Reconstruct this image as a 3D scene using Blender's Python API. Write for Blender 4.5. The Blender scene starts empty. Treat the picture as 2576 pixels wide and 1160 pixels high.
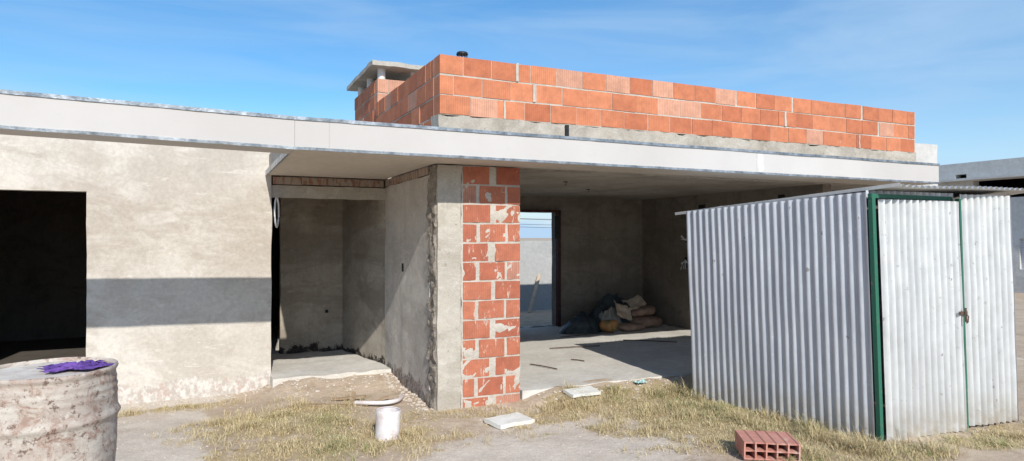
import bpy, math, random
from mathutils import Vector, noise, Matrix
random.seed(3)
S=bpy.context.scene; COL=bpy.context.collection
R=random.uniform
def clamp(v,a=0,b=1): return max(a,min(b,v))
def sstep(a,b,v):
    t=clamp((v-a)/(b-a)); return t*t*(3-2*t)
def nz(x,y,z=0.0): return noise.noise(Vector((x,y,z)))

# ---------------------------------------------------------------- materials
class G:
    def __init__(s,name,rough=.9,metal=0.0,spec=.3):
        s.m=bpy.data.materials.new(name); s.m.use_nodes=True
        s.nt=s.m.node_tree; s.b=s.nt.nodes['Principled BSDF']
        s.b.inputs['Roughness'].default_value=rough
        s.b.inputs['Metallic'].default_value=metal
        s.b.inputs['Specular IOR Level'].default_value=spec
        s.tc=s.nt.nodes.new('ShaderNodeTexCoord')
        s._sep=None
    def n(s,t): return s.nt.nodes.new(t)
    def l(s,a,b):
        if hasattr(a,'is_output') : s.nt.links.new(a,b)
        else:
            try: b.default_value=a
            except Exception: b.default_value=(a[0],a[1],a[2],1)
    def vec(s,sc=(1,1,1),rot=(0,0,0)):
        m=s.n('ShaderNodeMapping'); s.l(s.tc.outputs['Object'],m.inputs['Vector'])
        m.inputs['Scale'].default_value=sc; m.inputs['Rotation'].default_value=rot
        return m.outputs[0]
    def noise(s,scale,detail=6,rough=.6,sc=(1,1,1),dist=0.0,rot=(0,0,0)):
        t=s.n('ShaderNodeTexNoise'); s.l(s.vec(sc,rot),t.inputs['Vector'])
        t.inputs['Scale'].default_value=scale; t.inputs['Detail'].default_value=detail
        t.inputs['Roughness'].default_value=rough; t.inputs['Distortion'].default_value=dist
        return t.outputs['Fac']
    def mr(s,v,a,b,c=0.0,d=1.0):
        t=s.n('ShaderNodeMapRange'); s.l(v,t.inputs[0])
        for i,k in enumerate((a,b,c,d)): t.inputs[i+1].default_value=k
        return t.outputs[0]
    def mix(s,f,a,b,mode='MIX'):
        t=s.n('ShaderNodeMix'); t.data_type='RGBA'; t.blend_type=mode
        s.l(f,t.inputs[0])
        for q,i in ((a,6),(b,7)):
            if hasattr(q,'is_output'): s.l(q,t.inputs[i])
            else: t.inputs[i].default_value=(q[0],q[1],q[2],1)
        return t.outputs[2]
    def math(s,op,a,b=0.0):
        t=s.n('ShaderNodeMath'); t.operation=op; s.l(a,t.inputs[0]); s.l(b,t.inputs[1]); return t.outputs[0]
    def xyz(s):
        if not s._sep:
            s._sep=s.n('ShaderNodeSeparateXYZ'); s.l(s.tc.outputs['Object'],s._sep.inputs[0])
        return s._sep.outputs
    def attr(s,name='tone'):
        t=s.n('ShaderNodeAttribute'); t.attribute_name=name; return t
    def bump(s,h,strength=.4,dist=.01,prev=None):
        t=s.n('ShaderNodeBump'); s.l(h,t.inputs['Height']); t.inputs['Strength'].default_value=strength
        t.inputs['Distance'].default_value=dist
        if prev is not None: s.l(prev,t.inputs['Normal'])
        s.l(t.outputs[0],s.b.inputs['Normal']); return t.outputs[0]
    def col(s,c): s.l(c,s.b.inputs['Base Color'])
def mul3(c,k): return tuple(x*k for x in c)

def plaster(name,c1,c2,c3,scale=1.3,bump=.5,streak=0.0,spots=.25,rough=.92,z_base=None,basecols=None,blotch=None,band=None):
    g=G(name,rough)
    a=g.mr(g.noise(scale,8,.62,dist=.6),.38,.62)
    c=g.mix(a,c1,c2)
    b=g.mr(g.noise(scale*2.7,9,.7,sc=(1,1,1.6),dist=1.0),.5,.72)
    c=g.mix(b,c,c3)
    if blotch:
        q=g.mr(g.noise(scale*.75,7,.6,sc=(.7,.7,1.6),dist=.9),.50,.60,0,.75)
        c=g.mix(q,c,blotch)
        q=g.mr(g.noise(scale*5,8,.7,sc=(.5,.5,1.8),dist=1.5),.58,.64,0,.5)
        c=g.mix(q,c,mul3(c1,1.14))
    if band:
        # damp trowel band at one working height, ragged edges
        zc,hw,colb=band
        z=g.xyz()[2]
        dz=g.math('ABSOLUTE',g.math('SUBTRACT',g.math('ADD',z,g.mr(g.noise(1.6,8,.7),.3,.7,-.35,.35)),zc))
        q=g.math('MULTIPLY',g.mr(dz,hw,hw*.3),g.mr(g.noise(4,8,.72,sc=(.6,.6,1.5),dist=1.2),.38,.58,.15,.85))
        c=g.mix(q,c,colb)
    f=g.mr(g.noise(scale*22,6,.75),.3,.7,.86,1.1)
    fc=g.n('ShaderNodeCombineColor'); [g.l(f,fc.inputs[i]) for i in range(3)]
    c=g.mix(1.0,c,fc.outputs[0],'MULTIPLY')
    if spots:
        sp=g.mr(g.noise(scale*9,5,.6,sc=(1,1,.8)),.64,.7,0,spots)
        c=g.mix(sp,c,mul3(c1,.45))
    if streak:
        st=g.mr(g.noise(5,5,.6,sc=(1.2,1.2,.12)),.52,.7,0,streak)
        c=g.mix(st,c,mul3(c1,.5))
    if z_base is not None:
        z=g.xyz()[2]
        edge=g.math('ADD',g.mr(g.noise(4,8,.75),.3,.7,-.13,.13),z_base)
        d=g.math('SUBTRACT',edge,z)
        mk=g.mr(d,-.01,.02)
        bn=g.mr(g.noise(22,6,.7,sc=(1,1,.7)),.42,.58)
        bc=g.mix(bn,basecols[0],basecols[1])
        bc=g.mix(g.mr(g.noise(13,6,.7),.56,.62),bc,basecols[2])
        c=g.mix(mk,c,bc)
    g.col(c)
    h=g.math('ADD',g.noise(scale*6,8,.7),g.math('MULTIPLY',g.noise(scale*40,5,.7),.35))
    g.bump(h,bump,.012)
    return g.m

M={}
M['facade']=plaster('facade_plaster',(.61,.565,.50),(.53,.485,.42),(.43,.38,.32),1.1,.4,streak=.12,spots=.12,z_base=.10,
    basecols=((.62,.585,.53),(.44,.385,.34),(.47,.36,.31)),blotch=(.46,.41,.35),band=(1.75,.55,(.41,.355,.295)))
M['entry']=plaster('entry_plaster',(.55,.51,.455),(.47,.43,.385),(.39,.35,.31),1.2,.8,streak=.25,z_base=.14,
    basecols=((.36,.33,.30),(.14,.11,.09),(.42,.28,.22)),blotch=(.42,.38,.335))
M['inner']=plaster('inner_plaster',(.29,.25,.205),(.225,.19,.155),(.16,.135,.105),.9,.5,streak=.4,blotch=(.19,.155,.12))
M['innerd']=plaster('unlit_plaster',(.12,.10,.085),(.09,.08,.065),(.06,.05,.04),.9,.5,streak=.4)  # darker copy of the inner plaster, the room's shade put into the colour
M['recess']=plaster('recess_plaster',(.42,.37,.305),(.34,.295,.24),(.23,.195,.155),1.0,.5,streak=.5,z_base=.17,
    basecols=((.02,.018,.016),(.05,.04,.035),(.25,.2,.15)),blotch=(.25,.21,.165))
M['conc']=plaster('raw_concrete',(.47,.43,.365),(.35,.315,.265),(.53,.50,.44),2.2,1.0,streak=.3,spots=.7)
M['pillarc']=plaster('pillar_concrete',(.50,.46,.39),(.42,.38,.32),(.56,.52,.46),2.4,.7,streak=.2,spots=.6,blotch=(.38,.34,.28))
M['rough']=plaster('rough_mortar',(.36,.31,.255),(.19,.155,.125),(.50,.46,.39),9,1.2,spots=.9)
M['ceil']=plaster('ceiling_concrete',(.44,.405,.355),(.34,.305,.26),(.25,.22,.185),1.0,.4,streak=0,spots=.2,blotch=(.28,.245,.205))
M['floor']=plaster('floor_screed',(.64,.605,.545),(.55,.515,.46),(.70,.67,.62),.8,.35,spots=.2)
M['soffit']=plaster('soffit_board',(.58,.525,.455),(.56,.505,.44),(.52,.47,.41),.5,.05,spots=0)
M['nb']=plaster('neighbour_render',(.60,.59,.56),(.52,.51,.485),(.45,.44,.42),.4,.3,spots=.1)
M['bound']=plaster('boundary_render',(.42,.42,.41),(.37,.37,.36),(.46,.46,.45),.6,.3,spots=.1)
M['cap']=plaster('cap_concrete',(.50,.47,.41),(.42,.39,.34),(.32,.29,.24),3,.6)

g=G('fascia_board',.75)
c=g.mix(g.mr(g.noise(.8,5,.6),.35,.65),(.535,.51,.485),(.485,.46,.435))
c=g.mix(g.mr(g.noise(7,8,.75,sc=(1,1,2)),.58,.75,0,.45),c,(.43,.41,.39))
c=g.mix(g.mr(g.noise(30,5,.75,sc=(1,1,2)),.60,.68,0,.25),c,(.38,.36,.34))
x=g.xyz()[0]
for sx in (.93,5.55):
    d=g.math('ABSOLUTE',g.math('SUBTRACT',x,sx+.0))
    c=g.mix(g.mr(d,.003,.006,.35,0),c,(.30,.28,.26))
sm=g.math('ABSOLUTE',g.math('SUBTRACT',x,5.60)); 
sm=g.mr(g.math('ADD',sm,g.mr(g.noise(11,6,.7),.3,.7,-.06,.06)),.02,.05,.5,0)
c=g.mix(sm,c,(.68,.67,.65))
g.col(c); g.bump(g.noise(3,4,.5),.1,.01); M['fascia']=g.m

g=G('galvanised_strip',.38,.75,.5)
c=g.mix(g.mr(g.noise(6,7,.8,sc=(1,1,1)),.4,.6),(.52,.55,.58),(.20,.23,.26))
g.col(c); g.bump(g.noise(14,4,.6),.5,.01); M['galv']=g.m

def brickmat(name,ca,cb,cc,mort,mortmask,grooves=.5):
    g=G(name,.85)
    t=g.attr('tone'); s=g.n('ShaderNodeSeparateColor'); g.l(t.outputs['Color'],s.inputs[0])
    c=g.mix(s.outputs[0],ca,cb)
    c=g.mix(g.math('MULTIPLY',g.math('GREATER_THAN',s.outputs[1],.86),.6),c,cc)
    f=g.mr(g.noise(9,8,.75),.3,.7,.76,1.2)
    fc=g.n('ShaderNodeCombineColor'); [g.l(f,fc.inputs[i]) for i in range(3)]
    c=g.mix(1.0,c,fc.outputs[0],'MULTIPLY')
    mk=g.mr(g.noise(8,7,.75,sc=(2.6,2.6,.75),dist=.4),mortmask,mortmask+.03,0,.8)
    c=g.mix(mk,c,mort)
    xyz=g.xyz(); u=g.math('ADD',xyz[0],xyz[1])
    wv=g.math('SINE',g.math('MULTIPLY',u,2*math.pi/.023))
    amp=g.mr(s.outputs[1],.3,.9,.0,1.0)
    dark=g.math('MULTIPLY',g.mr(wv,-.2,-1,0,.5*grooves*1.4),amp)
    c=g.mix(dark,c,mul3(ca,.45))
    g.col(c)
    b=g.bump(g.math('MULTIPLY',wv,amp),.35*grooves,.004)
    g.bump(g.noise(45,5,.7),.4,.004,b)
    return g.m
M['brick_par']=brickmat('parapet_brick',(.57,.215,.11),(.43,.14,.07),(.60,.37,.27),(.50,.45,.38),.68)
M['brick_col']=brickmat('pillar_brick',(.46,.165,.095),(.36,.11,.065),(.48,.27,.20),(.56,.48,.40),.60)
M['brick_dim']=brickmat('dull_brick',(.30,.16,.105),(.23,.125,.085),(.33,.26,.21),(.36,.31,.26),.47,.2)  # duller, darker brick tones with more mortar over them
M['mortar']=plaster('mortar',(.58,.53,.46),(.50,.455,.39),(.40,.35,.29),5,1.0)

def metal(name,c1,c2,c3,rough=.42,met=.55,groove_shade=.2):
    g=G(name,rough,met,.5)
    c=g.mix(g.mr(g.noise(2.2,7,.7,sc=(1.5,1.5,.35)),.4,.62),c1,c2)
    c=g.mix(g.mr(g.noise(16,6,.7),.62,.68,0,.7),c,c3)
    c=g.mix(g.mr(g.noise(8,3,.5,sc=(2,2,1)),.72,.74,0,.8),c,(.25,.22,.2))
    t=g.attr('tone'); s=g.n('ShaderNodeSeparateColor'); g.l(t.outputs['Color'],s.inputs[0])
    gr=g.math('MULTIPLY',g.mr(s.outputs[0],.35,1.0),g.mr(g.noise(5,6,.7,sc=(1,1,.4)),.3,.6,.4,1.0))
    c=g.mix(g.math('MULTIPLY',gr,groove_shade),c,(.22,.215,.21))  # valleys darkened in the colour, standing in for shading across the corrugation
    z=g.xyz()[2]
    c=g.mix(g.math('MULTIPLY',g.mr(z,.32,.0),g.mr(g.noise(9,6,.7),.3,.6)),c,(.45,.40,.33))
    g.col(c); g.l(g.mr(g.noise(6,5,.6),.3,.7,rough-.08,rough+.2),g.b.inputs['Roughness'])
    g.bump(g.noise(7,4,.6),.15,.01); return g.m
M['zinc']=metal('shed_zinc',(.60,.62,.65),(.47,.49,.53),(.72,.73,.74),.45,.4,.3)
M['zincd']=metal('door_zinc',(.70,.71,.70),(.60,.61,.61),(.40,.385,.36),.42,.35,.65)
g=G('green_paint',.5)
c=g.mix(g.mr(g.noise(20,6,.75),.6,.66),(.03,.14,.09),(.22,.16,.12)); g.col(c); M['green']=g.m
g=G('drum_metal',.8)
c=g.mix(g.mr(g.noise(5,8,.7,sc=(1,1,1.6)),.38,.62),(.57,.52,.45),(.44,.36,.305))
c=g.mix(g.mr(g.noise(9,9,.8,sc=(1,1,1.3),dist=.8),.50,.60,0,.8),c,(.31,.19,.14))
c=g.mix(g.mr(g.noise(26,8,.8),.55,.60,0,.85),c,(.13,.075,.055))
c=g.mix(g.mr(g.noise(17,8,.8),.42,.36,0,.8),c,(.66,.62,.55))
g.col(c); g.bump(g.noise(20,8,.75),.9,.010); M['drum']=g.m
g=G('drum_lid',.9)
c=g.mix(g.mr(g.noise(7,8,.75),.4,.6),(.70,.65,.57),(.55,.47,.40))
c=g.mix(g.mr(g.noise(25,7,.75),.60,.65,0,.7),c,(.3,.18,.13)); g.col(c); g.bump(g.noise(20,8,.75),.8,.01); M['lid']=g.m
def simple(name,c1,c2,scale=8,rough=.7,bump=.3,thr=(.4,.6),metal=0,spec=.3):
    g=G(name,rough,metal,spec); g.col(g.mix(g.mr(g.noise(scale,7,.7),*thr),c1,c2)); g.bump(g.noise(scale*3,6,.7),bump,.006); return g.m
M['purple']=simple('purple_cloth',(.17,.085,.33),(.11,.05,.24),20,.9)
M['pvc']=simple('white_pvc',(.74,.70,.69),(.62,.53,.50),9,.5,.2,(.45,.62))
M['tile']=simple('pale_board',(.76,.75,.70),(.66,.64,.58),9,.8,.4)
M['tarp']=simple('dark_tarp',(.03,.034,.04),(.06,.08,.085),6,.35,.5)
M['tarp2']=simple('grey_green_tarp',(.30,.30,.28),(.42,.38,.32),5,.6,.5)
M['card']=simple('cardboard',(.60,.47,.34),(.46,.35,.25),6,.9,.3)
M['sack']=simple('paper_sack',(.42,.27,.19),(.24,.16,.12),5,.85,.5)
M['orange']=simple('orange_sack',(.60,.26,.10),(.15,.16,.06),8,.7,.4)
M['wood']=simple('old_wood',(.42,.31,.20),(.30,.21,.13),10,.9,.5)
M['steel']=simple('dark_steel',(.06,.05,.045),(.14,.08,.05),30,.7,.3)
M['black']=simple('black_plastic',(.015,.015,.016),(.03,.03,.03),10,.5,.2)
M['wire']=simple('wire_white',(.7,.7,.7),(.6,.6,.6),10,.6,.1)
M['teal']=simple('plastic_scrap',(.25,.50,.50),(.55,.62,.60),18,.5,.3)
M['shut']=simple('shutter_white',(.62,.63,.66),(.55,.56,.6),3,.6,.1)
M['dark']=simple('dark_void',(.03,.03,.03),(.02,.02,.02),3,.9,.1)
M['stone']=simple('rubble_stone',(.60,.53,.45),(.46,.39,.32),9,.95,.6)

# ground
g=G('ground_dirt',.97,0,.15)
t=g.attr('tone'); s=g.n('ShaderNodeSeparateColor'); g.l(t.outputs['Color'],s.inputs[0])
c=g.mix(g.mr(g.noise(1.1,9,.68,dist=.5),.38,.62),(.60,.48,.36),(.51,.40,.295))
c=g.mix(g.mr(g.noise(4,9,.75),.5,.68),c,(.41,.30,.21))
pale=g.mix(g.mr(g.noise(1.8,8,.7),.35,.65),(.71,.625,.525),(.61,.515,.42))
pk=g.mr(g.math('ADD',s.outputs[0],g.mr(g.noise(5,9,.75),.3,.7,-.4,.4)),.35,.65)
c=g.mix(pk,c,pale)
gr=g.mix(g.mr(g.noise(14,8,.7),.35,.65),(.53,.42,.25),(.38,.29,.175))
gk=g.mr(g.math('ADD',s.outputs[1],g.mr(g.noise(9,9,.75),.3,.7,-.45,.45)),.35,.7)
c=g.mix(gk,c,gr)
f=g.mr(g.noise(60,6,.75),.3,.7,.80,1.12); fc=g.n('ShaderNodeCombineColor'); [g.l(f,fc.inputs[i]) for i in range(3)]
c=g.mix(1.0,c,fc.outputs[0],'MULTIPLY')
f=g.mr(g.noise(7,9,.8),.3,.7,.84,1.1); fc=g.n('ShaderNodeCombineColor'); [g.l(f,fc.inputs[i]) for i in range(3)]
c=g.mix(1.0,c,fc.outputs[0],'MULTIPLY')
c=g.mix(g.mr(g.noise(38,4,.6),.66,.70,0,.5),c,(.28,.22,.16))
g.col(c)
g.bump(g.math('ADD',g.noise(12,9,.75),g.math('MULTIPLY',g.noise(70,5,.7),.4)),.7,.022); M['ground']=g.m
g=G('dry_grass_blades',.8,0,.2)
t=g.attr('tone'); s=g.n('ShaderNodeSeparateColor'); g.l(t.outputs['Color'],s.inputs[0])
c=g.mix(s.outputs[0],(.68,.56,.33),(.47,.365,.20)); c=g.mix(g.mr(s.outputs[1],.62,.85),c,(.25,.28,.11)); g.col(c)
M['grass']=g.m

# ---------------------------------------------------------------- helpers
def wl(o):
    v=Vector(o.location)
    while o.parent: o=o.parent; v+=Vector(o.location)
    return v
def mk(name,V,F,mat,parent=None,loc=(0,0,0),smooth=False,cols=None,sharp=40,rot=None):
    me=bpy.data.meshes.new(name); loc=Vector(loc)
    me.from_pydata([tuple(v) for v in V],[],F); me.update()
    o=bpy.data.objects.new(name,me); COL.objects.link(o)
    if mat: me.materials.append(mat)
    if smooth:
        me.polygons.foreach_set('use_smooth',[True]*len(me.polygons))
        me.set_sharp_from_angle(angle=math.radians(sharp))
    if cols is not None:
        ca=me.color_attributes.new(name='tone',type='FLOAT_COLOR',domain='CORNER')
        buf=[]
        for p in me.polygons:
            cc=cols[p.index]
            for _ in range(p.loop_total): buf+= [cc[0],cc[1],cc[2],1]
        ca.data.foreach_set('color',buf)
    if parent: o.parent=parent; o.location=loc-wl(parent)
    else: o.location=loc
    if rot: o.rotation_euler=rot
    return o
def pointtone(o,vals):
    ca=o.data.color_attributes.new(name='tone',type='FLOAT_COLOR',domain='POINT')
    buf=[]
    for t in vals: buf+=[t[0],t[1],0,1]
    ca.data.foreach_set('color',buf)
def empty(name,loc,parent=None):
    o=bpy.data.objects.new(name,None); COL.objects.link(o); o.empty_display_size=.2
    if parent: o.parent=parent; o.location=Vector(loc)-wl(parent)
    else: o.location=loc
    return o
def tag(o,label,cat,group=None):
    o['label']=label; o['category']=cat
    if group: o['group']=group
    return o
def abox(V,F,x0,x1,y0,y1,z0,z1,cols=None,c=None):
    b=len(V)
    V+=[(x0,y0,z0),(x1,y0,z0),(x1,y1,z0),(x0,y1,z0),(x0,y0,z1),(x1,y0,z1),(x1,y1,z1),(x0,y1,z1)]
    F+=[(b,b+3,b+2,b+1),(b+4,b+5,b+6,b+7),(b,b+1,b+5,b+4),(b+1,b+2,b+6,b+5),(b+2,b+3,b+7,b+6),(b+3,b,b+4,b+7)]
    if cols is not None: cols+=[c]*6
def boxes(name,lst,mat,parent=None,**k):
    V=[];F=[]
    for b in lst: abox(V,F,*b)
    return mk(name,V,F,mat,parent,**k)
def steps(br,st):
    out=[br[0]]
    for a,b in zip(br[:-1],br[1:]):
        n=max(1,round((b-a)/st)); out+=[a+(b-a)*i/n for i in range(1,n+1)]
    return out
def cellwall(name,axis,us,zs,t0,t1,mat,parent,hole=lambda u,z:False,amp=.006,freq=3,pos=None,**k):
    V=[];F=[];ix={}
    def vid(i,j,q):
        if (i,j,q) not in ix:
            u,z,t=us[i],zs[j],(t0,t1)[q]
            p=Vector((u,t,z)) if axis=='x' else Vector((t,u,z)) if axis=='y' else Vector((u,z,t))
            if pos: p=Vector(pos(u,t,z))
            p+=noise.noise_vector(p*freq)*amp+noise.noise_vector(p*freq*5)*amp*.4
            ix[(i,j,q)]=len(V); V.append(p)
        return ix[(i,j,q)]
    n,m=len(us)-1,len(zs)-1
    fill=[[not hole((us[i]+us[i+1])/2,(zs[j]+zs[j+1])/2) for j in range(m)] for i in range(n)]
    ok=lambda i,j: 0<=i<n and 0<=j<m and fill[i][j]
    for i in range(n):
        for j in range(m):
            if not fill[i][j]: continue
            F.append((vid(i,j,0),vid(i+1,j,0),vid(i+1,j+1,0),vid(i,j+1,0)))
            F.append((vid(i,j,1),vid(i,j+1,1),vid(i+1,j+1,1),vid(i+1,j,1)))
            if not ok(i-1,j): F.append((vid(i,j,0),vid(i,j+1,0),vid(i,j+1,1),vid(i,j,1)))
            if not ok(i+1,j): F.append((vid(i+1,j,0),vid(i+1,j,1),vid(i+1,j+1,1),vid(i+1,j+1,0)))
            if not ok(i,j-1): F.append((vid(i,j,0),vid(i,j,1),vid(i+1,j,1),vid(i+1,j,0)))
            if not ok(i,j+1): F.append((vid(i,j+1,0),vid(i+1,j+1,0),vid(i+1,j+1,1),vid(i,j+1,1)))
    if axis=='y' or axis=='z': F=[tuple(reversed(f)) for f in F]
    return mk(name,V,F,mat,parent,smooth=True,**k)
def tube(pts,r,seg=8,cap=True,V=None,F=None,closed=False):
    V=[] if V is None else V; F=[] if F is None else F
    pts=[Vector(p) for p in pts]; n=len(pts); b=len(V)
    for i,p in enumerate(pts):
        if closed: d=pts[(i+1)%n]-pts[i-1]
        else: d=pts[min(i+1,n-1)]-pts[max(i-1,0)]
        d.normalize(); up=Vector((0,0,1)) if abs(d.z)<.9 else Vector((1,0,0))
        a=d.cross(up).normalized(); c=a.cross(d)
        rr=r(i/(n-1)) if callable(r) else r
        for k in range(seg):
            t=2*math.pi*k/seg; V.append(p+a*math.cos(t)*rr+c*math.sin(t)*rr)
    for i in range(n if closed else n-1):
        j=(i+1)%n
        for k in range(seg):
            k2=(k+1)%seg; F.append((b+i*seg+k,b+i*seg+k2,b+j*seg+k2,b+j*seg+k))
    if cap and not closed:
        F.append(tuple(b+k for k in range(seg))[::-1]); F.append(tuple(b+(n-1)*seg+k for k in range(seg)))
    return V,F
def revolve(prof,seg=48,dent=0.0,c=(0,0,0)):
    V=[];F=[]
    for r,z in prof:
        for k in range(seg):
            t=2*math.pi*k/seg; rr=r+dent*nz(math.cos(t)*1.7,math.sin(t)*1.7,z*3)
            V.append((c[0]+rr*math.cos(t),c[1]+rr*math.sin(t),c[2]+z))
    for i in range(len(prof)-1):
        for k in range(seg):
            k2=(k+1)%seg; F.append((i*seg+k,i*seg+k2,(i+1)*seg+k2,(i+1)*seg+k))
    return V,F

# ---------------------------------------------------------------- ground
def gh(x,y):
    h=-.085*sstep(5.9,7.3,y)*sstep(.9,.3,x)
    d=.02*nz(x*.9,y*.9)+.010*nz(x*3.1,y*3.1,4)+.005*nz(x*9,y*9,2)
    near=sstep(14,9,math.hypot(x-2,y-5))
    h+=(.095+.03*nz(x*4,y*4,8))*sstep(5.5,5.99,y)*sstep(2.85,3.2,x)*sstep(6.5,6.2,y)*sstep(9,8,x)
    h+=(.07+.03*nz(x*4,y*4,8))*sstep(7.0,7.62,y)*sstep(.55,.9,x)*sstep(2.4,1.9,x)
    return h+d*near-.005
GR=[ # grass patches cx,cy,rx,ry,weight
 (.65,6.3,.85,.65,.9),(1.0,5.4,.85,.55,.85),(.65,4.9,.5,.4,.5),(.95,7.1,.6,.22,.35),(2.0,5.85,1.0,.22,.6),
 (3.5,5.65,.9,.28,1.0),(4.1,5.2,.75,.65,1.1),(4.25,4.3,.72,.75,1.15),(4.35,3.6,.6,.5,1.1),(3.6,4.9,.7,.5,.7),
 (4.65,3.35,.55,.28,.9),(6.2,3.26,.95,.25,.9),(2.9,5.5,.6,.35,.7),(-.4,4.7,.4,.2,.3),(7.5,2.9,1,.4,.5),(-.2,7.55,.8,.14,.4),
 (3.2,4.2,.25,.2,.4),(2.4,5.0,.5,.2,.3),(1.7,5.2,.5,.3,.4)]
def gdens(x,y):
    d=0
    for cx,cy,rx,ry,w in GR:
        q=((x-cx)/rx)**2+((y-cy)/ry)**2
        if q<2.2: d=max(d,w*clamp(1.25-q*.75))
    return clamp(d+.55*nz(x*2.3,y*2.3,7)*(d>0)+.35*nz(x*7,y*7,7)*(d>0))
def pale(x,y):
    p=.2+.5*nz(x*.55,y*.55,3)
    p=max(p,1.0*sstep(.35,-.15,x+.25*nz(y*2,x))*sstep(4.4,5.2,y)) if y<8 else p
    for cx,cy,rx,ry,w in [(2.4,4.4,1.1,.75,1.0),(3.3,4.5,.7,.35,.9),(1.9,4.1,1.5,.5,.8),(3.0,5.0,.9,.3,.9)]:
        q=((x-cx)/rx)**2+((y-cy)/ry)**2
        p=max(p,w*clamp(1.3-q*.8))
    return clamp(p)
def spread(a,b,st,lo,hi):
    l=[a+(b-a)*i/round((b-a)/st) for i in range(round((b-a)/st)+1)]
    s=st
    while l[-1]<hi: s*=1.35; l.append(l[-1]+s)
    s=st
    while l[0]>lo: s*=1.35; l.insert(0,l[0]-s)
    return l
gx=spread(-2.6,8.2,.055,-700,900); gy=spread(2.2,8.0,.055,-300,1200)
V=[];F=[];tone=[]
for y in gy:
    for x in gx:
        V.append((x,y,gh(x,y))); tone.append((pale(x,y),gdens(x,y)*.9))
nx=len(gx)
for j in range(len(gy)-1):
    for i in range(nx-1):
        a=j*nx+i; F.append((a,a+1,a+nx+1,a+nx))
o=mk('ground',V,F,M['ground'],smooth=True,sharp=180)
pointtone(o,tone)
o['kind']='structure'

# grass
V=[];F=[];cols=[]
def blade(x,y,h,lean,w,c):
    z=gh(x,y)-.003; a=R(0,6.283); dx,dy=math.cos(a)*lean*h,math.sin(a)*lean*h
    wx,wy=-math.sin(a)*w,math.cos(a)*w
    b=len(V)
    V.extend([(x-wx,y-wy,z),(x+wx,y+wy,z),(x+dx*.45+wx*.7,y+dy*.45+wy*.7,z+h*.6),(x+dx*.45-wx*.7,y+dy*.45-wy*.7,z+h*.6),(x+dx,y+dy,z+h*(1-.25*lean))])
    F.append((b,b+1,b+2,b+3)); F.append((b+3,b+2,b+4)); cols.extend([c,c])
tries=0
while len(F)<116000 and tries<500000:
    tries+=1
    x=R(-1,8.5); y=R(2.6,7.85)
    d=gdens(x,y)
    if x>2.0 and y>5.98: continue
    if x>4.60+.176*(5.45-y) and 3.52<y<5.5 and x<6.8: continue
    if R(0,1)>d*d*1.1: continue
    tall=.3+.9*sstep(-.2,.5,nz(x*4,y*4,9))
    if x>3.9 and y<5.6: tall*=1.0+1.0*sstep(.5,.1,abs(x-(4.62+.176*(5.45-y))))
    for _ in range(3):
        h=R(.015,.10)*tall
        blade(x+R(-.015,.015),y+R(-.015,.015),h,R(.3,1.8),R(.0012,.0026),(R(0,1),clamp(R(0,1)*.75+.4*nz(x*1.5,y*1.5,20)+(.12 if x>3.7 else 0)),0))
o=mk('dry_grass',V,F,M['grass'],cols=cols); o['kind']='stuff'; o['label']='dry straw coloured grass tufts on bare dirt'

# gravel
V=[];F=[]
def stone(x,y,z,r):
    b=len(V); rx,ry,rz=r*R(.7,1.3),r*R(.7,1.3),r*R(.4,.8); a=R(0,3)
    for (px,py,pz) in [(1,0,-.2),(.3,.9,-.1),(-.8,.5,0),(-.7,-.7,-.2),(.4,-.9,0),(.5,.3,.9),(-.4,.4,.8),(-.1,-.5,.9)]:
        px+=R(-.2,.2);py+=R(-.2,.2)
        qx,qy=px*rx,py*ry
        V.append((x+qx*math.cos(a)-qy*math.sin(a),y+qx*math.sin(a)+qy*math.cos(a),z+pz*rz+rz*.1))
    for f in [(0,1,5),(1,2,6),(1,6,5),(2,3,6),(3,7,6),(3,4,7),(4,0,5),(4,5,7),(5,6,7)]: F.append(tuple(b+i for i in f))
for _ in range(1500):
    x,y=R(-1.5,5),R(3.3,7.8)
    if x>2 and y>5.95: continue
    stone(x,y,gh(x,y),R(.003,.011))
for _ in range(180):
    x=R(.7,2.0); y=R(7.2,7.7); stone(x,y,gh(x,y),R(.006,.024)*R(.5,1.1))
for _ in range(200):
    x=R(2.9,5.2); y=R(5.6,6.0); stone(x,y,gh(x,y),R(.006,.022))
for _ in range(200):
    x=R(-1.2,.7); y=R(7.78,7.95); stone(x,y,gh(x,y),R(.006,.02))
for _ in range(150):
    x=R(1.85,2.05); y=R(6.1,7.6); stone(x,y,gh(x,y),R(.006,.028))
o=mk('gravel',V,F,M['stone']); o['kind']='stuff'; o['label']='loose mortar rubble and pebbles along the wall base'

# ---------------------------------------------------------------- house
house=empty('unfinished_house',(2.0,8.0,0))
tag(house,'unfinished single-storey house of plastered walls and orange hollow brick','house')
H=house
z0=-.15
dh=lambda u,z: -2.6<u<-1.07 and .1<z<2.116
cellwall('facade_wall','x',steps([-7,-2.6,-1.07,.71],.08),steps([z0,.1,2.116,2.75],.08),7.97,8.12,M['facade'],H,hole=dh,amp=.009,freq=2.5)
cellwall('lintel','x',steps([.705,2.05],.08),steps([2.105,2.245],.05),7.985,8.13,M['conc'],H,amp=.006,freq=5)
cellwall('entry_wall','y',steps([6.25,7.99],.07),steps([z0,2.26],.07),2.02,2.17,M['entry'],H,amp=.010,freq=3)
def sl(u,t,z):
    k=u
    return (2.022-.27*k+(t),8.0+1.3*k,z)
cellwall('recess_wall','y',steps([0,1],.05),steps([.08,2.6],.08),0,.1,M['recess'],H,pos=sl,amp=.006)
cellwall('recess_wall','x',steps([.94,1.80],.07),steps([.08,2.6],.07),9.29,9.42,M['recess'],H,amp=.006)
cellwall('rough_joint','y',steps([6.07,6.27],.016),steps([z0,2.34],.018),2.014,2.16,M['rough'],H,amp=.030,freq=13)
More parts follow.
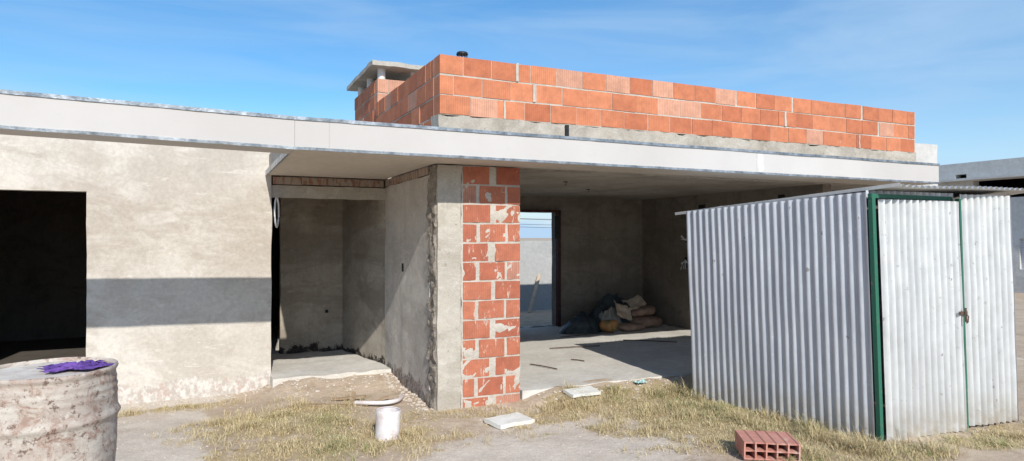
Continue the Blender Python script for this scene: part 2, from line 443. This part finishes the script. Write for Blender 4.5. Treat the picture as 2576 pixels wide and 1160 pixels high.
cellwall('concrete_pillar','x',steps([2.035,2.27],.045),steps([z0,2.2,2.345],.045),6.04,6.26,M['pillarc'],H,amp=.009,freq=4)

def brickrows(V,F,C,axis,u0,u1,zb,rows,rh,front,depth,L=.305,patterns=None,joint=.009,vj=.003,sgn=1,wide=0.06):
    for r in range(rows):
        z=zb+r*rh+joint*.5; zt=zb+(r+1)*rh-joint*.5
        if patterns: segs=patterns[r%len(patterns)]
        else:
            segs=[];u=u0; first=True
            off=(0,.5,.22,.72)[r%4]
            while u<u1-.02:
                l=L*(1-off) if first and off else L
                first=False
                l+=R(-.01,.01)
                if R(0,1)<.05: l*=R(.35,.6)
                e=min(u+l,u1)
                segs.append((u,e)); u=e+(R(.015,.035) if R(0,1)<wide else 0)
        for a,b in segs:
            a2,b2=a+vj*.5+R(0,.002),b-vj*.5-R(0,.002)
            if b2-a2<.02: continue
            f=front+sgn*R(-.004,.005); dz=R(-.003,.003); tz=R(-.005,.005)
            c=(R(0,1),R(0,1),0)
            lo,hi=min(f,f+sgn*depth),max(f,f+sgn*depth)
            k0=len(V)
            if axis=='x': abox(V,F,a2,b2,lo,hi,z+dz,zt+dz,C,c)
            else: abox(V,F,lo,hi,a2,b2,z+dz,zt+dz,C,c)
            mid=(a2+b2)/2
            for q in range(k0,len(V)):
                v=V[q]; uu=v[0] if axis=='x' else v[1]
                V[q]=(v[0],v[1],v[2]+tz*(1 if uu>mid else -1)*.5)
pil=empty('brick_pillar',(2.59,6.13,0),H)
V=[];F=[];C=[]
pats=[]
for r in range(13):
    if r%2==0: p=[(2.285,2.575+R(-.02,.02)),(2.632+R(-.01,.01),2.905)]
    else:
        q=R(-.015,.015); p=[(2.285,2.425+q),(2.455+q,2.735+q),(2.755+q,2.905)]
    pats.append(p)
brickrows(V,F,C,'x',0,0,-.10,13,.1885,6.03,.16,patterns=pats,joint=.018,vj=.008)
mk('brick',V,F,M['brick_col'],pil,cols=C)
cellwall('mortar','x',steps([2.272,2.900],.03),steps([-.12,2.345],.03),6.036,6.186,M['mortar'],pil,amp=.011,freq=9)
par=empty('parapet',(5.5,6.1,2.83),H)
V=[];F=[];C=[]
brickrows(V,F,C,'x',2.05,9.05,2.828,3,.194,6.04,.17,joint=.016,vj=.005)
brickrows(V,F,C,'y',6.225,8.6,2.634,4,.194,2.05,.17,joint=.016,vj=.005)
mk('brick',V,F,M['brick_par'],par,cols=C)
boxes('mortar',[(2.056,9.046,6.0455,6.205,2.83,3.400),(2.0555,2.215,6.207,8.595,2.605,3.400)],M['mortar'],par)
for r,z,x in ((0,2.83,2.72),(1,3.024,3.05),(2,3.218,2.86),(1,3.024,6.55),(0,2.83,7.9)):
    cellwall('mortar_patch','x',steps([x,x+R(.015,.03)],.015),steps([z+.005,z+.19],.03),6.028,6.05,M['mortar'],par,amp=.006,freq=14)
cellwall('mortar_patch','x',steps([9.051,9.075],.02),steps([2.75,3.39],.05),6.05,6.2,M['mortar'],par,amp=.006,freq=10)
cellwall('ring_beam','x',steps([2.03,9.06],.05),steps([2.36,2.826],.04),6.035,6.21,M['conc'],H,amp=.022,freq=7)
boxes('drain_gap',[(3.42,3.455,6.004,6.03,2.69,2.82)],M['black'],H)
boxes('roof_slab',[(2.215,9.0,6.215,10.4,2.352,2.60),(.68,2.01,5.53,8.0,2.375,2.585),(2.012,8.70,5.53,6.02,2.375,2.585),(-7,2.2,8.125,12.3,2.55,2.72)],M['ceil'],H)
boxes('roof_slab',[(.72,2.21,7.99,8.12,2.36,2.70)],M['conc'],H)
V=[];F=[];C=[]
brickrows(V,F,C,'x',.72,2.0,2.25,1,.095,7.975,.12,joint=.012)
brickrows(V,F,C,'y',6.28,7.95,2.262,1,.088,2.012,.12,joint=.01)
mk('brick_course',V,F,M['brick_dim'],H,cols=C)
bh=lambda u,z: 4.6<u<5.60 and .1<z<2.08
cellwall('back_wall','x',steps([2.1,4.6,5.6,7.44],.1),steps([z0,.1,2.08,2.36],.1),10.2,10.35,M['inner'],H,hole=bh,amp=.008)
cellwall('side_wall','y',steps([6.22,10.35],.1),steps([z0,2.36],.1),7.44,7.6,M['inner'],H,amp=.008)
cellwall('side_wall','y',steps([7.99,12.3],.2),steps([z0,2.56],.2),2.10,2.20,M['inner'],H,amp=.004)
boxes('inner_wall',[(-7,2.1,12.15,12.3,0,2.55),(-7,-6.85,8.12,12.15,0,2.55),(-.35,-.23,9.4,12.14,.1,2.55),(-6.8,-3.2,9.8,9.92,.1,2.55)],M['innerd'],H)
boxes('door_frame',[(5.602,5.66,10.12,10.197,.1,2.10),(4.6,5.66,10.12,10.197,2.085,2.12)],simple('frame_maroon',(.09,.03,.025),(.05,.02,.02)),H)
boxes('door_hardware',[(5.50,5.60,10.05,10.11,1.62,2.02)],M['black'],H)
cellwall('floor_slab','z',steps([2.925,9.0],.12),steps([6.03,10.4],.12),-.1,.1,M['floor'],H,amp=.014,freq=5)
boxes('floor_slab',[(2.205,2.915,6.22,10.4,-.1,.095)],M['floor'],H)
cellwall('floor_slab','z',steps([.70,2.2],.08),steps([7.68,12.2],.1),-.12,.1,M['floor'],H,amp=.020,freq=6)
boxes('floor_slab',[(-6.9,.69,8.0,12.2,-.1,.1)],M['innerd'],H)  # floor takes the same shade-darkened colour instead of the screed
cellwall('side_block','x',steps([9.07,10.6],.1),steps([2.0,3.12],.1),6.7,8.2,M['nb'],H,amp=.01)
boxes('end_wall',[(8.85,9.0,6.25,10.3,.1,2.35)],M['inner'],H)

# fascia & soffit
fas=empty('fascia',(2,5.6,2.35),H)
def lift(o):
    for v in o.data.vertices:
        if v.co.x<.62: v.co.z+=-.018*(v.co.x-.66)
n=24
BV=[];BF=[]
for i in range(n+1):
    x=-7+(7.660)*i/n
    BV+=[(x,5.50,2.352),(x,5.86,2.352),(x,5.86,2.606),(x,5.50,2.606)]
for i in range(n):
    for k in range(4): BF.append((i*4+k,i*4+(k+1)%4,i*4+4+(k+1)%4,i*4+4+k))
BF.append((0,1,2,3)); BF.append((n*4+3,n*4+2,n*4+1,n*4)); BF=[tuple(reversed(f)) for f in BF]
lift(mk('fascia_panel',BV,BF,M['fascia'],fas))
boxes('fascia_panel',[(.662,8.72,5.50,5.522,2.347,2.606),(8.70,8.72,5.524,6.2,2.35,2.60)],M['fascia'],fas)
boxes('soffit_panel',[(.665,2.011,5.524,7.965,2.354,2.372),(2.0125,8.698,5.524,6.028,2.354,2.372)],M['soffit'],fas)
V=[];F=[]
def strip(zc,h,y,x0,x1,amp=.0022):
    n=int((x1-x0)/.06); b=len(V)
    for i in range(n+1):
        x=x0+(x1-x0)*i/n; d=amp*nz(x*2,zc*9)+amp*.8*nz(x*9,zc*7)
        V.extend([(x,y-.004+d,zc-h/2+d),(x,y-.006+d*.6,zc+h/2+d),(x,y+.02,zc+h/2+.001+d)])
    for i in range(n):
        a=b+i*3; F.append((a,a+3,a+4,a+1)); F.append((a+1,a+4,a+5,a+2))
strip(2.597,.027,5.495,-7,8.73); strip(2.358,.022,5.495,-7,8.73)
abox(V,F,.640,.659,5.865,7.96,2.345,2.40)
abox(V,F,8.722,8.728,5.50,6.2,2.58,2.605)
lift(mk('metal_channel',V,F,M['galv'],fas))

# chimney
chi=empty('chimney',(2.35,9.3,2.6),H)
V=[];F=[];C=[]
brickrows(V,F,C,'x',2.07,2.66,2.60,6,.19,8.62,.15,joint=.018,vj=.007)
brickrows(V,F,C,'y',8.775,10.05,2.60,6,.19,2.07,.15,joint=.018,vj=.007)
mk('brick',V,F,M['brick_par'],chi,cols=C)
boxes('mortar',[(2.076,2.655,8.626,10.05,2.60,3.733)],M['mortar'],chi)
cellwall('chimney_cap','z',steps([1.98,2.84],.07),steps([8.52,10.2],.07),3.885,3.945,M['cap'],chi,amp=.012,freq=4)
for (px,py) in [(2.15,8.72),(2.15,9.35),(2.15,9.95),(2.60,8.72)]:
    V,F=tube([(0,0,0),(0,0,.02),(0,0,.14),(0,0,.16)],.052,14)
    mk('cap_post',V,F,M['pvc'],chi,loc=(px,py,3.73),smooth=True)
ven=empty('vent_pipe',(2.72,7.2,2.6),H)
V,F=tube([(2.72,7.2,2.6),(2.72,7.2,3.70)],.05,16); mk('pipe',V,F,M['black'],ven,smooth=True)
V,F=tube([(2.72,7.2,3.765),(2.72,7.2,3.785),(2.72,7.2,3.792)],lambda t:.07-.012*t,18)
tube([(2.72,7.2,3.70),(2.72,7.2,3.712)],.066,18,True,V,F)
for k in range(10):
    a=k*.628; tube([(2.72+.055*math.cos(a),7.2+.055*math.sin(a),3.70),(2.72+.06*math.cos(a),7.2+.06*math.sin(a),3.77)],.006,5,True,V,F)
mk('vent_cap',V,F,M['black'],ven)

def wbox(y,z,w,h,wires):
    e=empty('junction_box',(7.43,y,z),H)
    boxes('box_face',[(7.415,7.435,y-w,y+w,z-h,z+h)],M['dark'],e)
    if wires:
        V=[];F=[]
        for i in range(5):
            yy=y+R(-.09,.09); tube([(7.41,y,z),(7.36,yy*.5+y*.5,z+R(0,.06)),(7.34,yy,z+R(-.12,.12))],.008,5,True,V,F)
        mk('cable',V,F,M['wire'],e)
wbox(8.9,1.60,.05,.04,True); wbox(8.9,1.22,.07,.09,True); wbox(8.55,2.12,.07,.06,False); wbox(6.9,2.20,.05,.05,False)
for (px,py) in [(4.15,7.3),(5.1,8.3)]:
    e=empty('ceiling_box',(px,py,2.35),H)
    V,F=tube([(px,py,2.342),(px,py,2.35)],.03,10); tube([(px,py,2.345),(px+.012,py,2.325),(px-.01,py+.01,2.30)],.005,5,True,V,F)
    mk('cable',V,F,M['steel'],e)
boxes('outlet_hole',[(1.52,1.56,9.275,9.286,.62,.66)],M['dark'],H)
boxes('outlet_hole',[(2.006,2.013,7.17,7.20,1.27,1.36)],M['dark'],H)

cx,cy,cz=.755,7.86,1.93
pts=[(.157*math.cos(t)*math.sin(math.radians(13)),.157*math.cos(t)*math.cos(math.radians(13)),.165*math.sin(t)) for t in [2*math.pi*i/40 for i in range(40)]]
V,F=tube(pts,.010,8,closed=True)
tag(mk('conduit_hoop',V,F,M['wire'],loc=(cx,cy,cz),smooth=True,sharp=180),'white plastic conduit loop hanging at the doorway edge','cable')

# ---------------------------------------------------------------- shed
shed=empty('metal_shed',(5.8,4.5,0)); tag(shed,'small corrugated metal shed with green framed door','shed')
SH=-.045
def corr(name,P0,P1,zb,zt0,zt1,mat,parent,amp=.0095,per=.076,ph=0):
    P0=Vector((P0[0],P0[1],0));P1=Vector((P1[0],P1[1],0)); L=(P1-P0).length; d=(P1-P0)/L; n=Vector((d.y,-d.x,0))
    N=max(8,int(L/per*10)); V=[];F=[];T=[]
    K=10
    for i in range(N+1):
        u=L*i/N
        sn=math.sin(2*math.pi*u/per+ph)
        zt=zt0+(zt1-zt0)*i/N
        for k in range(K+1):
            z=zb+(zt-zb)*k/K
            w=.007*nz(u*1.6+P0.x,z*1.4,5)+.004*nz(u*6,z*3,8)
            p=P0+d*u+n*(amp*sn+w)
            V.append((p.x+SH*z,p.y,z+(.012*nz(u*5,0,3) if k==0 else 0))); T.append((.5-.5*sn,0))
    for i in range(N):
        for k in range(K):
            a=i*(K+1)+k; F.append((a,a+K+1,a+K+2,a+1))
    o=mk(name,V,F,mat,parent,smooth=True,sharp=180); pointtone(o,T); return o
B0=(4.93,3.63);B1=(4.61,5.45);B2=(6.64,3.49);B3=(6.42,5.40)
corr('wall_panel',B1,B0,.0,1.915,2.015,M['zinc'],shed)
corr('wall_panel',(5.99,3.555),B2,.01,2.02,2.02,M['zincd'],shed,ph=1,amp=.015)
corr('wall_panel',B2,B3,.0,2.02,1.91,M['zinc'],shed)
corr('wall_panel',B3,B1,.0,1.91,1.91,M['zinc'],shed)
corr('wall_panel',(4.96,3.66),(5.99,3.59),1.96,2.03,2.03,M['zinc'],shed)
def post(V,F,x,y,za,zb,w,d):
    b=len(V); abox(V,F,x-w,x+w,y-d,y+d,za,zb)
    for i in range(b,len(V)): v=V[i]; V[i]=(v[0]+SH*v[2],v[1],v[2])
V=[];F=[]; post(V,F,4.945,3.600,.02,2.0,.019,.019); post(V,F,5.965,3.545,.02,1.98,.012,.02)
post(V,F,5.44,3.60,1.965,1.998,.52,.014)
mk('door_frame',V,F,M['green'],shed)
door=empty('door',(5.45,3.56,0),shed)
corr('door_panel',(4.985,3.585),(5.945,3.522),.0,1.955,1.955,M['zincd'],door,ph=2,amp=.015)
V=[];F=[]; abox(V,F,5.86,5.96,3.494,3.502,.99,1.02); tube([(5.93,3.49,1.0),(5.93,3.47,.98),(5.93,3.475,.93),(5.935,3.49,.92)],.006,6,True,V,F)
abox(V,F,5.915,5.935,3.484,3.493,.93,1.05)
V=[(v[0]+SH*v[2],v[1],v[2]) for v in V]
mk('latch',V,F,M['steel'],door)
V=[];F=[];T=[]
NX=290;NY=8; RD=2.25
for i in range(NX+1):
    for j in range(NY+1):
        v=j/NY; y=3.40+RD*v
        xl=4.93-.38*v; x=xl+(6.98-4.93)*i/NX
        z=2.055-.165*v+.012*math.sin(2*math.pi*x/.076)+.010*nz(x*1.2,y*1.2,4)-.02*(1-v)*math.exp(-((x-5.2)/.5)**2)+.018
        V.append((x,y,z)); T.append((.3,0))
for i in range(NX):
    for j in range(NY):
        a=i*(NY+1)+j; F.append((a,a+NY+1,a+NY+2,a+1))
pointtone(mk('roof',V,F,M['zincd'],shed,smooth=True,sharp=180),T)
V=[];F=[]
for i in range(20):
    v=i/19; y=3.40+RD*v; x=4.925-.38*v; z=2.065-.165*v+.006*nz(y*4,0,2)
    V.extend([(x,y,z-.016),(x-.006,y,z+.012),(x+.05,y,z+.018)])
for i in range(19):
    a=i*3; F.append((a,a+1,a+4,a+3)); F.append((a+1,a+2,a+5,a+4))
mk('roof_flashing',V,F,M['zincd'],shed,smooth=True)

# ---------------------------------------------------------------- drum
dx,dy=-.66,3.80
drum=empty('oil_drum',(dx,dy,0)); tag(drum,'rusty dented steel drum with flaking whitish paint','drum')
pr=[(.0,.0),(.275,.0),(.283,.01),(.276,.03)]
z=.05
while z<1.0:
    r=.275
    for rz,rw,ra in ((.36,.018,.012),(.80,.018,.014),(.93,.010,.005),(.965,.01,.004),(.895,.01,.004),(.66,.01,.002),(.6,.01,.002)):
        r+=ra*math.exp(-((z-rz)/rw)**2)
    pr.append((r,z)); z+=.009
pr+=[(.276,1.0),(.284,1.010),(.287,1.020),(.284,1.029),(.277,1.031),(.271,1.025),(.269,1.013)]
V,F=revolve(pr,72,.016,(dx,dy,0)); mk('drum_body',V,F,M['drum'],drum,smooth=True,sharp=60)
V=[(dx,dy,1.010)];F=[];rs=[.05,.12,.19,.24,.271]
for r in rs:
    for k in range(48):
        t=k*2*math.pi/48; x=r*math.cos(t);y=r*math.sin(t); V.append((dx+x,dy+y,1.012+.007*nz(x*9,y*9)))
for k in range(48): F.append((0,1+k,1+(k+1)%48))
for q in range(4):
    for k in range(48): F.append((1+q*48+k,1+(q+1)*48+k,1+(q+1)*48+(k+1)%48,1+q*48+(k+1)%48))
mk('drum_lid',V,F,M['lid'],drum,smooth=True,sharp=180)
V=[];F=[];n=26
for i in range(n):
    for j in range(n):
        u,v=i/(n-1)-.5,j/(n-1)-.5
        rr=1+.45*nz(u*5,v*5,1)
        x=u*.25*rr+.05*nz(v*6,u*4,3); y=v*.2*rr+.03*nz(u*7,v*3,9)
        z=.004+.05*abs(nz(u*5,v*6,2))*(1-max(abs(u),abs(v))*1.6)+.016*abs(nz(u*15,v*15,6))
        V.append((x,y,z))
for i in range(n-1):
    for j in range(n-1):
        a=i*n+j; F.append((a,a+n,a+n+1,a+1))
tag(mk('cloth',V,F,M['purple'],loc=(dx+.11,dy+.01,1.018),smooth=True,sharp=180,rot=(0,0,.3)),'crumpled purple cloth lying on the drum lid','cloth')

# ---------------------------------------------------------------- small items
V,F=revolve([(.092,.235),(.092,.0),(.101,.0),(.101,.03),(.1,.2),(.101,.238),(.097,.243),(.092,.238)],40,.002)
tag(mk('pvc_pipe',V,F,M['pvc'],loc=(1.395,5.43,gh(1.387,5.4)-.01),smooth=True,sharp=50,rot=(.02,.03,0)),'short white plastic pipe stub standing in dry grass','pipe')
cellb=lambda n,sx,sy,t,mat:cellwall(n,'z',steps([-sx/2,sx/2],.04),steps([-sy/2,sy/2],.04),0,t,mat,None,amp=.006,freq=8)
o=cellb('board_offcut',.38,.24,.035,M['tile']); o.location=(2.49,5.40,gh(2.49,5.4)+.012); o.rotation_euler=(.05,.03,.25); tag(o,'pale flat foam board offcut on the dirt','board','pale board offcuts')
o=cellb('board_offcut',.34,.18,.03,M['tile']); o.location=(3.47,5.78,gh(3.47,5.8)+.01); o.rotation_euler=(.12,.02,.1); tag(o,'pale board offcut lying at the floor slab edge','board','pale board offcuts')
W=.40;Hh=.13;w=.011
us=[-W/2];k=5;hw=(W-w*(k+1))/k
for i in range(k): us+=[us[-1]+w,us[-1]+w+hw]
us.append(us[-1]+w)
zs=[0,w,w+(Hh-3*w)/2,2*w+(Hh-3*w)/2,2*w+(Hh-3*w),Hh]
def hh(u,z):
    inu=any(us[1+2*i]<u<us[2+2*i] for i in range(k)); inz=(zs[1]<z<zs[2]) or (zs[3]<z<zs[4])
    return inu and inz
o=cellwall('hollow_brick','x',us,zs,-.14,.14,M['wood'],None,hole=hh,amp=.003,freq=9)
o.location=(3.86,3.74,gh(3.8,3.72)+.012); o.rotation_euler=(0.03,.02,math.radians(-30)); tag(o,'terracotta hollow block with open cells on dirt','brick')
g=G('hollow_clay_ribbed',.9); xs=g.xyz()
wv=g.math('SINE',g.math('MULTIPLY',xs[0],2*math.pi/.078))
c=g.mix(g.mr(g.noise(12,7,.7),.4,.6),(.54,.26,.20),(.46,.20,.15)); c=g.mix(g.mr(wv,.75,1,0,.5),c,(.25,.10,.07)); c=g.mix(g.mr(g.noise(7,7,.7),.54,.62,0,.6),c,(.60,.45,.37)); g.col(c)
g.bump(g.mr(wv,.6,1,1,0),.8,.01)
o.data.materials[0]=g.m
V,F=tube([Vector((-.26+.5*t,.10-.28*math.sin(t*3.1)*1.0,.02+.03*math.sin(t*3))) for t in [i/14 for i in range(15)]],.020,10)
tag(mk('bent_tube',V,F,M['pvc'],loc=(1.65,6.55,gh(1.6,6.5)),smooth=True,sharp=60,rot=(0,0,.15)),'bent white plastic tube among dirt debris','tube')
def plank(name,p0,p1,w,t,mat,label,cat,group=None):
    p0=Vector(p0);p1=Vector(p1);d=(p1-p0);L=d.length;d.normalize();a=d.cross(Vector((0,0,1))).normalized();b=a.cross(d)
    V=[];F=[];n=8
    for i in range(n+1):
        p=d*L*i/n+b*(.004*nz(i*.7,p0.x*3))
        for sa,sb in ((-1,-1),(1,-1),(1,1),(-1,1)): V.append(p+a*sa*w/2*(1+.06*nz(i,sa))+b*sb*t/2)
    for i in range(n):
        for k in range(4): F.append((i*4+k,i*4+(k+1)%4,i*4+4+(k+1)%4,i*4+4+k))
    F.append((3,2,1,0)); F.append(tuple(n*4+k for k in range(4)))
    return tag(mk(name,V,F,mat,loc=p0),label,cat,group)
gz=lambda x,y,d=.015:(x,y,gh(x,y)+d)
WG='wood scraps by the entry'; WL='weathered wood scrap on the ground by the entry'
plank('wood_scrap',gz(.95,6.75),gz(1.28,6.58),.05,.02,M['wood'],WL,'wood',WG)
plank('wood_scrap',gz(1.2,6.9),gz(1.5,6.72,.05),.035,.02,M['wood'],WL,'wood',WG)
plank('wood_scrap',gz(1.35,6.62),gz(1.42,6.9,.06),.04,.018,M['wood'],WL,'wood',WG)
plank('wood_scrap',gz(1.45,6.5),gz(1.72,6.62,.05),.03,.014,M['wood'],WL,'wood',WG)
plank('leaning_plank',(6.5,13.05,.0),(6.9,13.33,.80),.07,.03,M['card'],'pale wooden plank leaning against the boundary wall','plank')
for i,(a,b) in enumerate([((4.35,8.1),(5.1,8.0)),((5.0,8.95),(6.0,9.0)),((3.6,7.2),(3.75,6.8)),((4.2,7.25),(4.3,7.1)),((5.7,8.3),(6.3,7.8))]):
    V,F=tube([(0,0,0),((b[0]-a[0])*.5,(b[1]-a[1])*.5+.01,.003),(b[0]-a[0],b[1]-a[1],.0)],.007,6)
    tag(mk('steel_rod',V,F,M['steel'],loc=(a[0],a[1],.116)),'thin dark steel rod lying on the screed floor','rod','steel rods on the floor')
V=[];F=[];n=8
for i in range(n):
    for j in range(n): V.append((i*.018-.06,j*.012-.04,.02+.04*abs(nz(i*.5,j*.6,4))))
for i in range(n-1):
    for j in range(n-1): a=i*n+j; F.append((a,a+n,a+n+1,a+1))
tag(mk('plastic_scrap',V,F,M['teal'],loc=(4.25,5.86,gh(4.25,5.86))),'crumpled teal and white plastic scrap near slab','litter')

def heap(name,c,rx,ry,h,mat,seed,label,cat,rot=0,sharp=.5):
    n=34;V=[];F=[]
    for i in range(n):
        for j in range(n):
            u,v=2*i/(n-1)-1,2*j/(n-1)-1
            x=u*math.sqrt(1-v*v/2); y=v*math.sqrt(1-u*u/2); r=math.hypot(x,y)
            rr=1+.22*nz(x*1.6,y*1.6,seed)
            hh=h*max(0,1-r**2.2)*(.75+.5*nz(x*1.8,y*1.8,seed+3))
            hh+=h*sharp*.5*(1-abs(nz(x*3.1,y*3.1,seed+5))*2.2)*(1-r**4)*.5+.01
            V.append((x*rx*rr+.04*nz(x*5,y*5,seed+8),y*ry*rr,max(.0,hh) if r<.99 else 0.0))
    for i in range(n-1):
        for j in range(n-1): a=i*n+j; F.append((a,a+n,a+n+1,a+1))
    return tag(mk(name,V,F,mat,loc=c,smooth=True,sharp=35,rot=(0,0,rot)),label,cat)
def sack(c,lx,ly,lz,mat,rot,label,seed):
    V=[];F=[];a,b=20,12
    for j in range(b+1):
        ph=-math.pi/2+math.pi*j/b
        for i in range(a):
            th=2*math.pi*i/a
            f=lambda v,e:math.copysign(abs(v)**e,v)
            x=lx*f(math.cos(th),.55)*f(math.cos(ph),.6);y=ly*f(math.sin(th),.55)*f(math.cos(ph),.6);z=lz*f(math.sin(ph),.8)
            k=1+.18*nz(x*6,y*6,seed+z*5); V.append((x*k,y*k,z*k+lz))
    for j in range(b):
        for i in range(a): F.append((j*a+i,j*a+(i+1)%a,(j+1)*a+(i+1)%a,(j+1)*a+i))
    return tag(mk('sack',V,F,mat,loc=c,smooth=True,sharp=180,rot=rot),label,'sack','sacks heaped on the room floor')
heap('tarp_heap',(5.70,9.45,.10),.48,.30,.32,M['tarp'],1,'crumpled black plastic tarp on the room floor','tarp',.2)
heap('tarp_heap',(6.55,9.75,.10),.68,.38,.66,M['tarp'],12,'dark plastic tarp draped over stacked sacks','tarp',.1)
heap('canvas_heap',(6.2,9.45,.10),.28,.24,.34,M['tarp2'],23,'grey canvas sheet bunched over the tarp','canvas',.4,.9)
sack((6.9,9.45,.10),.36,.22,.09,M['sack'],(0,0,.1),'brown paper sack lying flat on the floor',2)
sack((6.9,9.55,.28),.30,.2,.08,M['sack'],(0,-.15,-.1),'brown paper sack stacked on another sack',5)
sack((6.05,9.2,.10),.17,.12,.10,M['orange'],(0,0,.5),'orange and brown printed sack beside tarp',7)
sack((6.45,9.2,.10),.25,.16,.06,M['sack'],(0,0,.1),'brown paper sack lying flat on the floor',9)
def sheet(c,w,l,rot,bend,label):
    V=[];F=[];n=14
    for i in range(n):
        for j in range(n):
            u,v=i/(n-1)-.5,j/(n-1)-.5; V.append((u*w,v*l,bend*(u*u*1.6)+.03*nz(u*4,v*4,c[0])))
    for i in range(n-1):
        for j in range(n-1): a=i*n+j; F.append((a,a+n,a+n+1,a+1))
    return tag(mk('cardboard_sheet',V,F,M['card'],loc=c,smooth=True,sharp=180,rot=rot),label,'cardboard','cardboard sheets on the heap')
sheet((6.32,9.28,.42),.42,.28,(1.0,.35,.3),.15,'bent brown cardboard sheet propped on the heap')
sheet((6.75,9.5,.50),.34,.28,(.55,-.3,-.2),.12,'bent brown cardboard sheet propped on the heap')

# ---------------------------------------------------------------- surroundings
bw=cellwall('boundary_wall','x',steps([-5,20],.5),steps([-.2,1.57],.3),13.4,13.55,M['bound'],None,amp=.006)
tag(bw,'plain grey rendered boundary wall behind the house','wall')
nbh=empty('neighbour_house',(26,15,0)); tag(nbh,'flat-roofed grey rendered house next door','house')
def nh(u,z): return (6<u<12.8 and 2.85<z<3.42) or (13.0<u<13.35 and 3.52<z<3.66) or (8.2<u<11.5 and .7<z<1.6)
cellwall('front_wall','y',steps([2,6,8.2,11.5,12.8,13.0,13.35,30],.6),steps([-.1,.7,1.6,2.85,3.42,3.52,3.66,4.02],.5),22,22.3,M['nb'],nbh,hole=nh,amp=.004)
boxes('side_wall',[(22.31,30,2.0,2.3,-.1,4.0),(22.31,30,29.7,30,-.1,4.0),(29.7,30,2.31,29.69,-.1,4.0)],M['nb'],nbh)
boxes('roof',[(22.31,29.69,2.31,29.69,3.7,3.9)],M['nb'],nbh)
boxes('inner_wall',[(24.5,24.6,2.31,29.69,0,3.69)],M['dark'],nbh)  # near-black wall, shade inside the openings put into its colour
V=[];F=[]
for i in range(18): abox(V,F,22.08,22.12,8.2,11.5,.7+i*.05,.742+i*.05)
mk('roller_shutter',V,F,M['shut'],nbh)
boxes('eave',[(21.6,22.0,2,14.0,3.43,3.50)],M['nb'],nbh)
for px in (55,135):
    e=tag(empty('utility_pole',(px,150,0)),'tall wooden utility pole carrying power lines','utility pole','utility poles along the road')
    V,F=tube([(px,150,0),(px,150,7.4)],lambda t:.16-.05*t,10); mk('pole',V,F,M['wood'],e)
    boxes('crossarm',[(px-.08,px+.08,149,151,6.5,6.62)],M['wood'],e)
for z,y in ((6.7,149.2),(5.3,150),(4.6,150),(6.62,150.8)):
    V,F=tube([(80*t-40,0,-.6*math.sin(math.pi*t)) for t in [i/12 for i in range(13)]],.045,5)
    tag(mk('power_line',V,F,M['black'],loc=(95,y,z)),'thin dark overhead power line against the sky','power line','overhead power lines')

# ---------------------------------------------------------------- light
sv=Vector((.125,1,-.67)).normalized()
L=bpy.data.lights.new('sun','SUN'); L.energy=4.7; L.angle=math.radians(.55); L.color=(1,.96,.89)
lo=bpy.data.objects.new('sun',L); COL.objects.link(lo); lo.rotation_euler=sv.to_track_quat('-Z','Y').to_euler(); lo.location=(0,-5,10)
w=bpy.data.worlds.new('World'); S.world=w; w.use_nodes=True; nt=w.node_tree
bg=nt.nodes['Background']; sky=nt.nodes.new('ShaderNodeTexSky'); sky.sky_type='NISHITA'; sky.sun_disc=False
sky.sun_elevation=math.asin(-sv.z); sky.sun_rotation=math.atan2(-sv.x,-sv.y)%(2*math.pi)
sky.air_density=1.0; sky.dust_density=.3; sky.ozone_density=2.0
hs=nt.nodes.new('ShaderNodeHueSaturation'); hs.inputs['Saturation'].default_value=1.38; hs.inputs['Value'].default_value=1.55
nt.links.new(sky.outputs[0],hs.inputs['Color'])
tc=nt.nodes.new('ShaderNodeTexCoord'); mp=nt.nodes.new('ShaderNodeMapping'); mp.inputs['Rotation'].default_value=(.15,.45,.5); mp.inputs['Scale'].default_value=(.9,2.0,9)
nt.links.new(tc.outputs['Generated'],mp.inputs[0])
no=nt.nodes.new('ShaderNodeTexNoise'); no.inputs['Scale'].default_value=1.8; no.inputs['Detail'].default_value=6; no.inputs['Roughness'].default_value=.52; no.inputs['Distortion'].default_value=.5
nt.links.new(mp.outputs[0],no.inputs['Vector'])
def mrange(src,a,b,c,d):
    r=nt.nodes.new('ShaderNodeMapRange'); nt.links.new(src,r.inputs[0])
    for i,k in enumerate((a,b,c,d)): r.inputs[i+1].default_value=k
    return r.outputs[0]
def add(a,b):
    m=nt.nodes.new('ShaderNodeMath'); m.operation='ADD'; m.use_clamp=True; nt.links.new(a,m.inputs[0]); nt.links.new(b,m.inputs[1]); return m.outputs[0]
sp=nt.nodes.new('ShaderNodeSeparateXYZ'); nt.links.new(tc.outputs['Generated'],sp.inputs[0])
f=add(add(mrange(no.outputs['Fac'],.40,.68,0,.38),mrange(sp.outputs[0],0.1,1.0,0,.34)),mrange(sp.outputs[2],.15,.0,0,.75))
mx=nt.nodes.new('ShaderNodeMix'); mx.data_type='RGBA'; nt.links.new(f,mx.inputs[0]); nt.links.new(hs.outputs[0],mx.inputs[6]); mx.inputs[7].default_value=(4.9,6.9,9.3,1)
nt.links.new(mx.outputs[2],bg.inputs[0]); bg.inputs[1].default_value=.10
S.view_settings.view_transform='Standard'; S.view_settings.look='None'; S.view_settings.exposure=0
# ---------------------------------------------------------------- camera
cam=bpy.data.cameras.new('camera'); co=bpy.data.objects.new('camera',cam); COL.objects.link(co)
co.location=(0,0,1.65); co.rotation_euler=(math.radians(90.58),0,math.radians(-25)); cam.lens=1670/2576*36; cam.sensor_width=36; cam.clip_end=3000; cam.clip_start=.05
S.camera=co
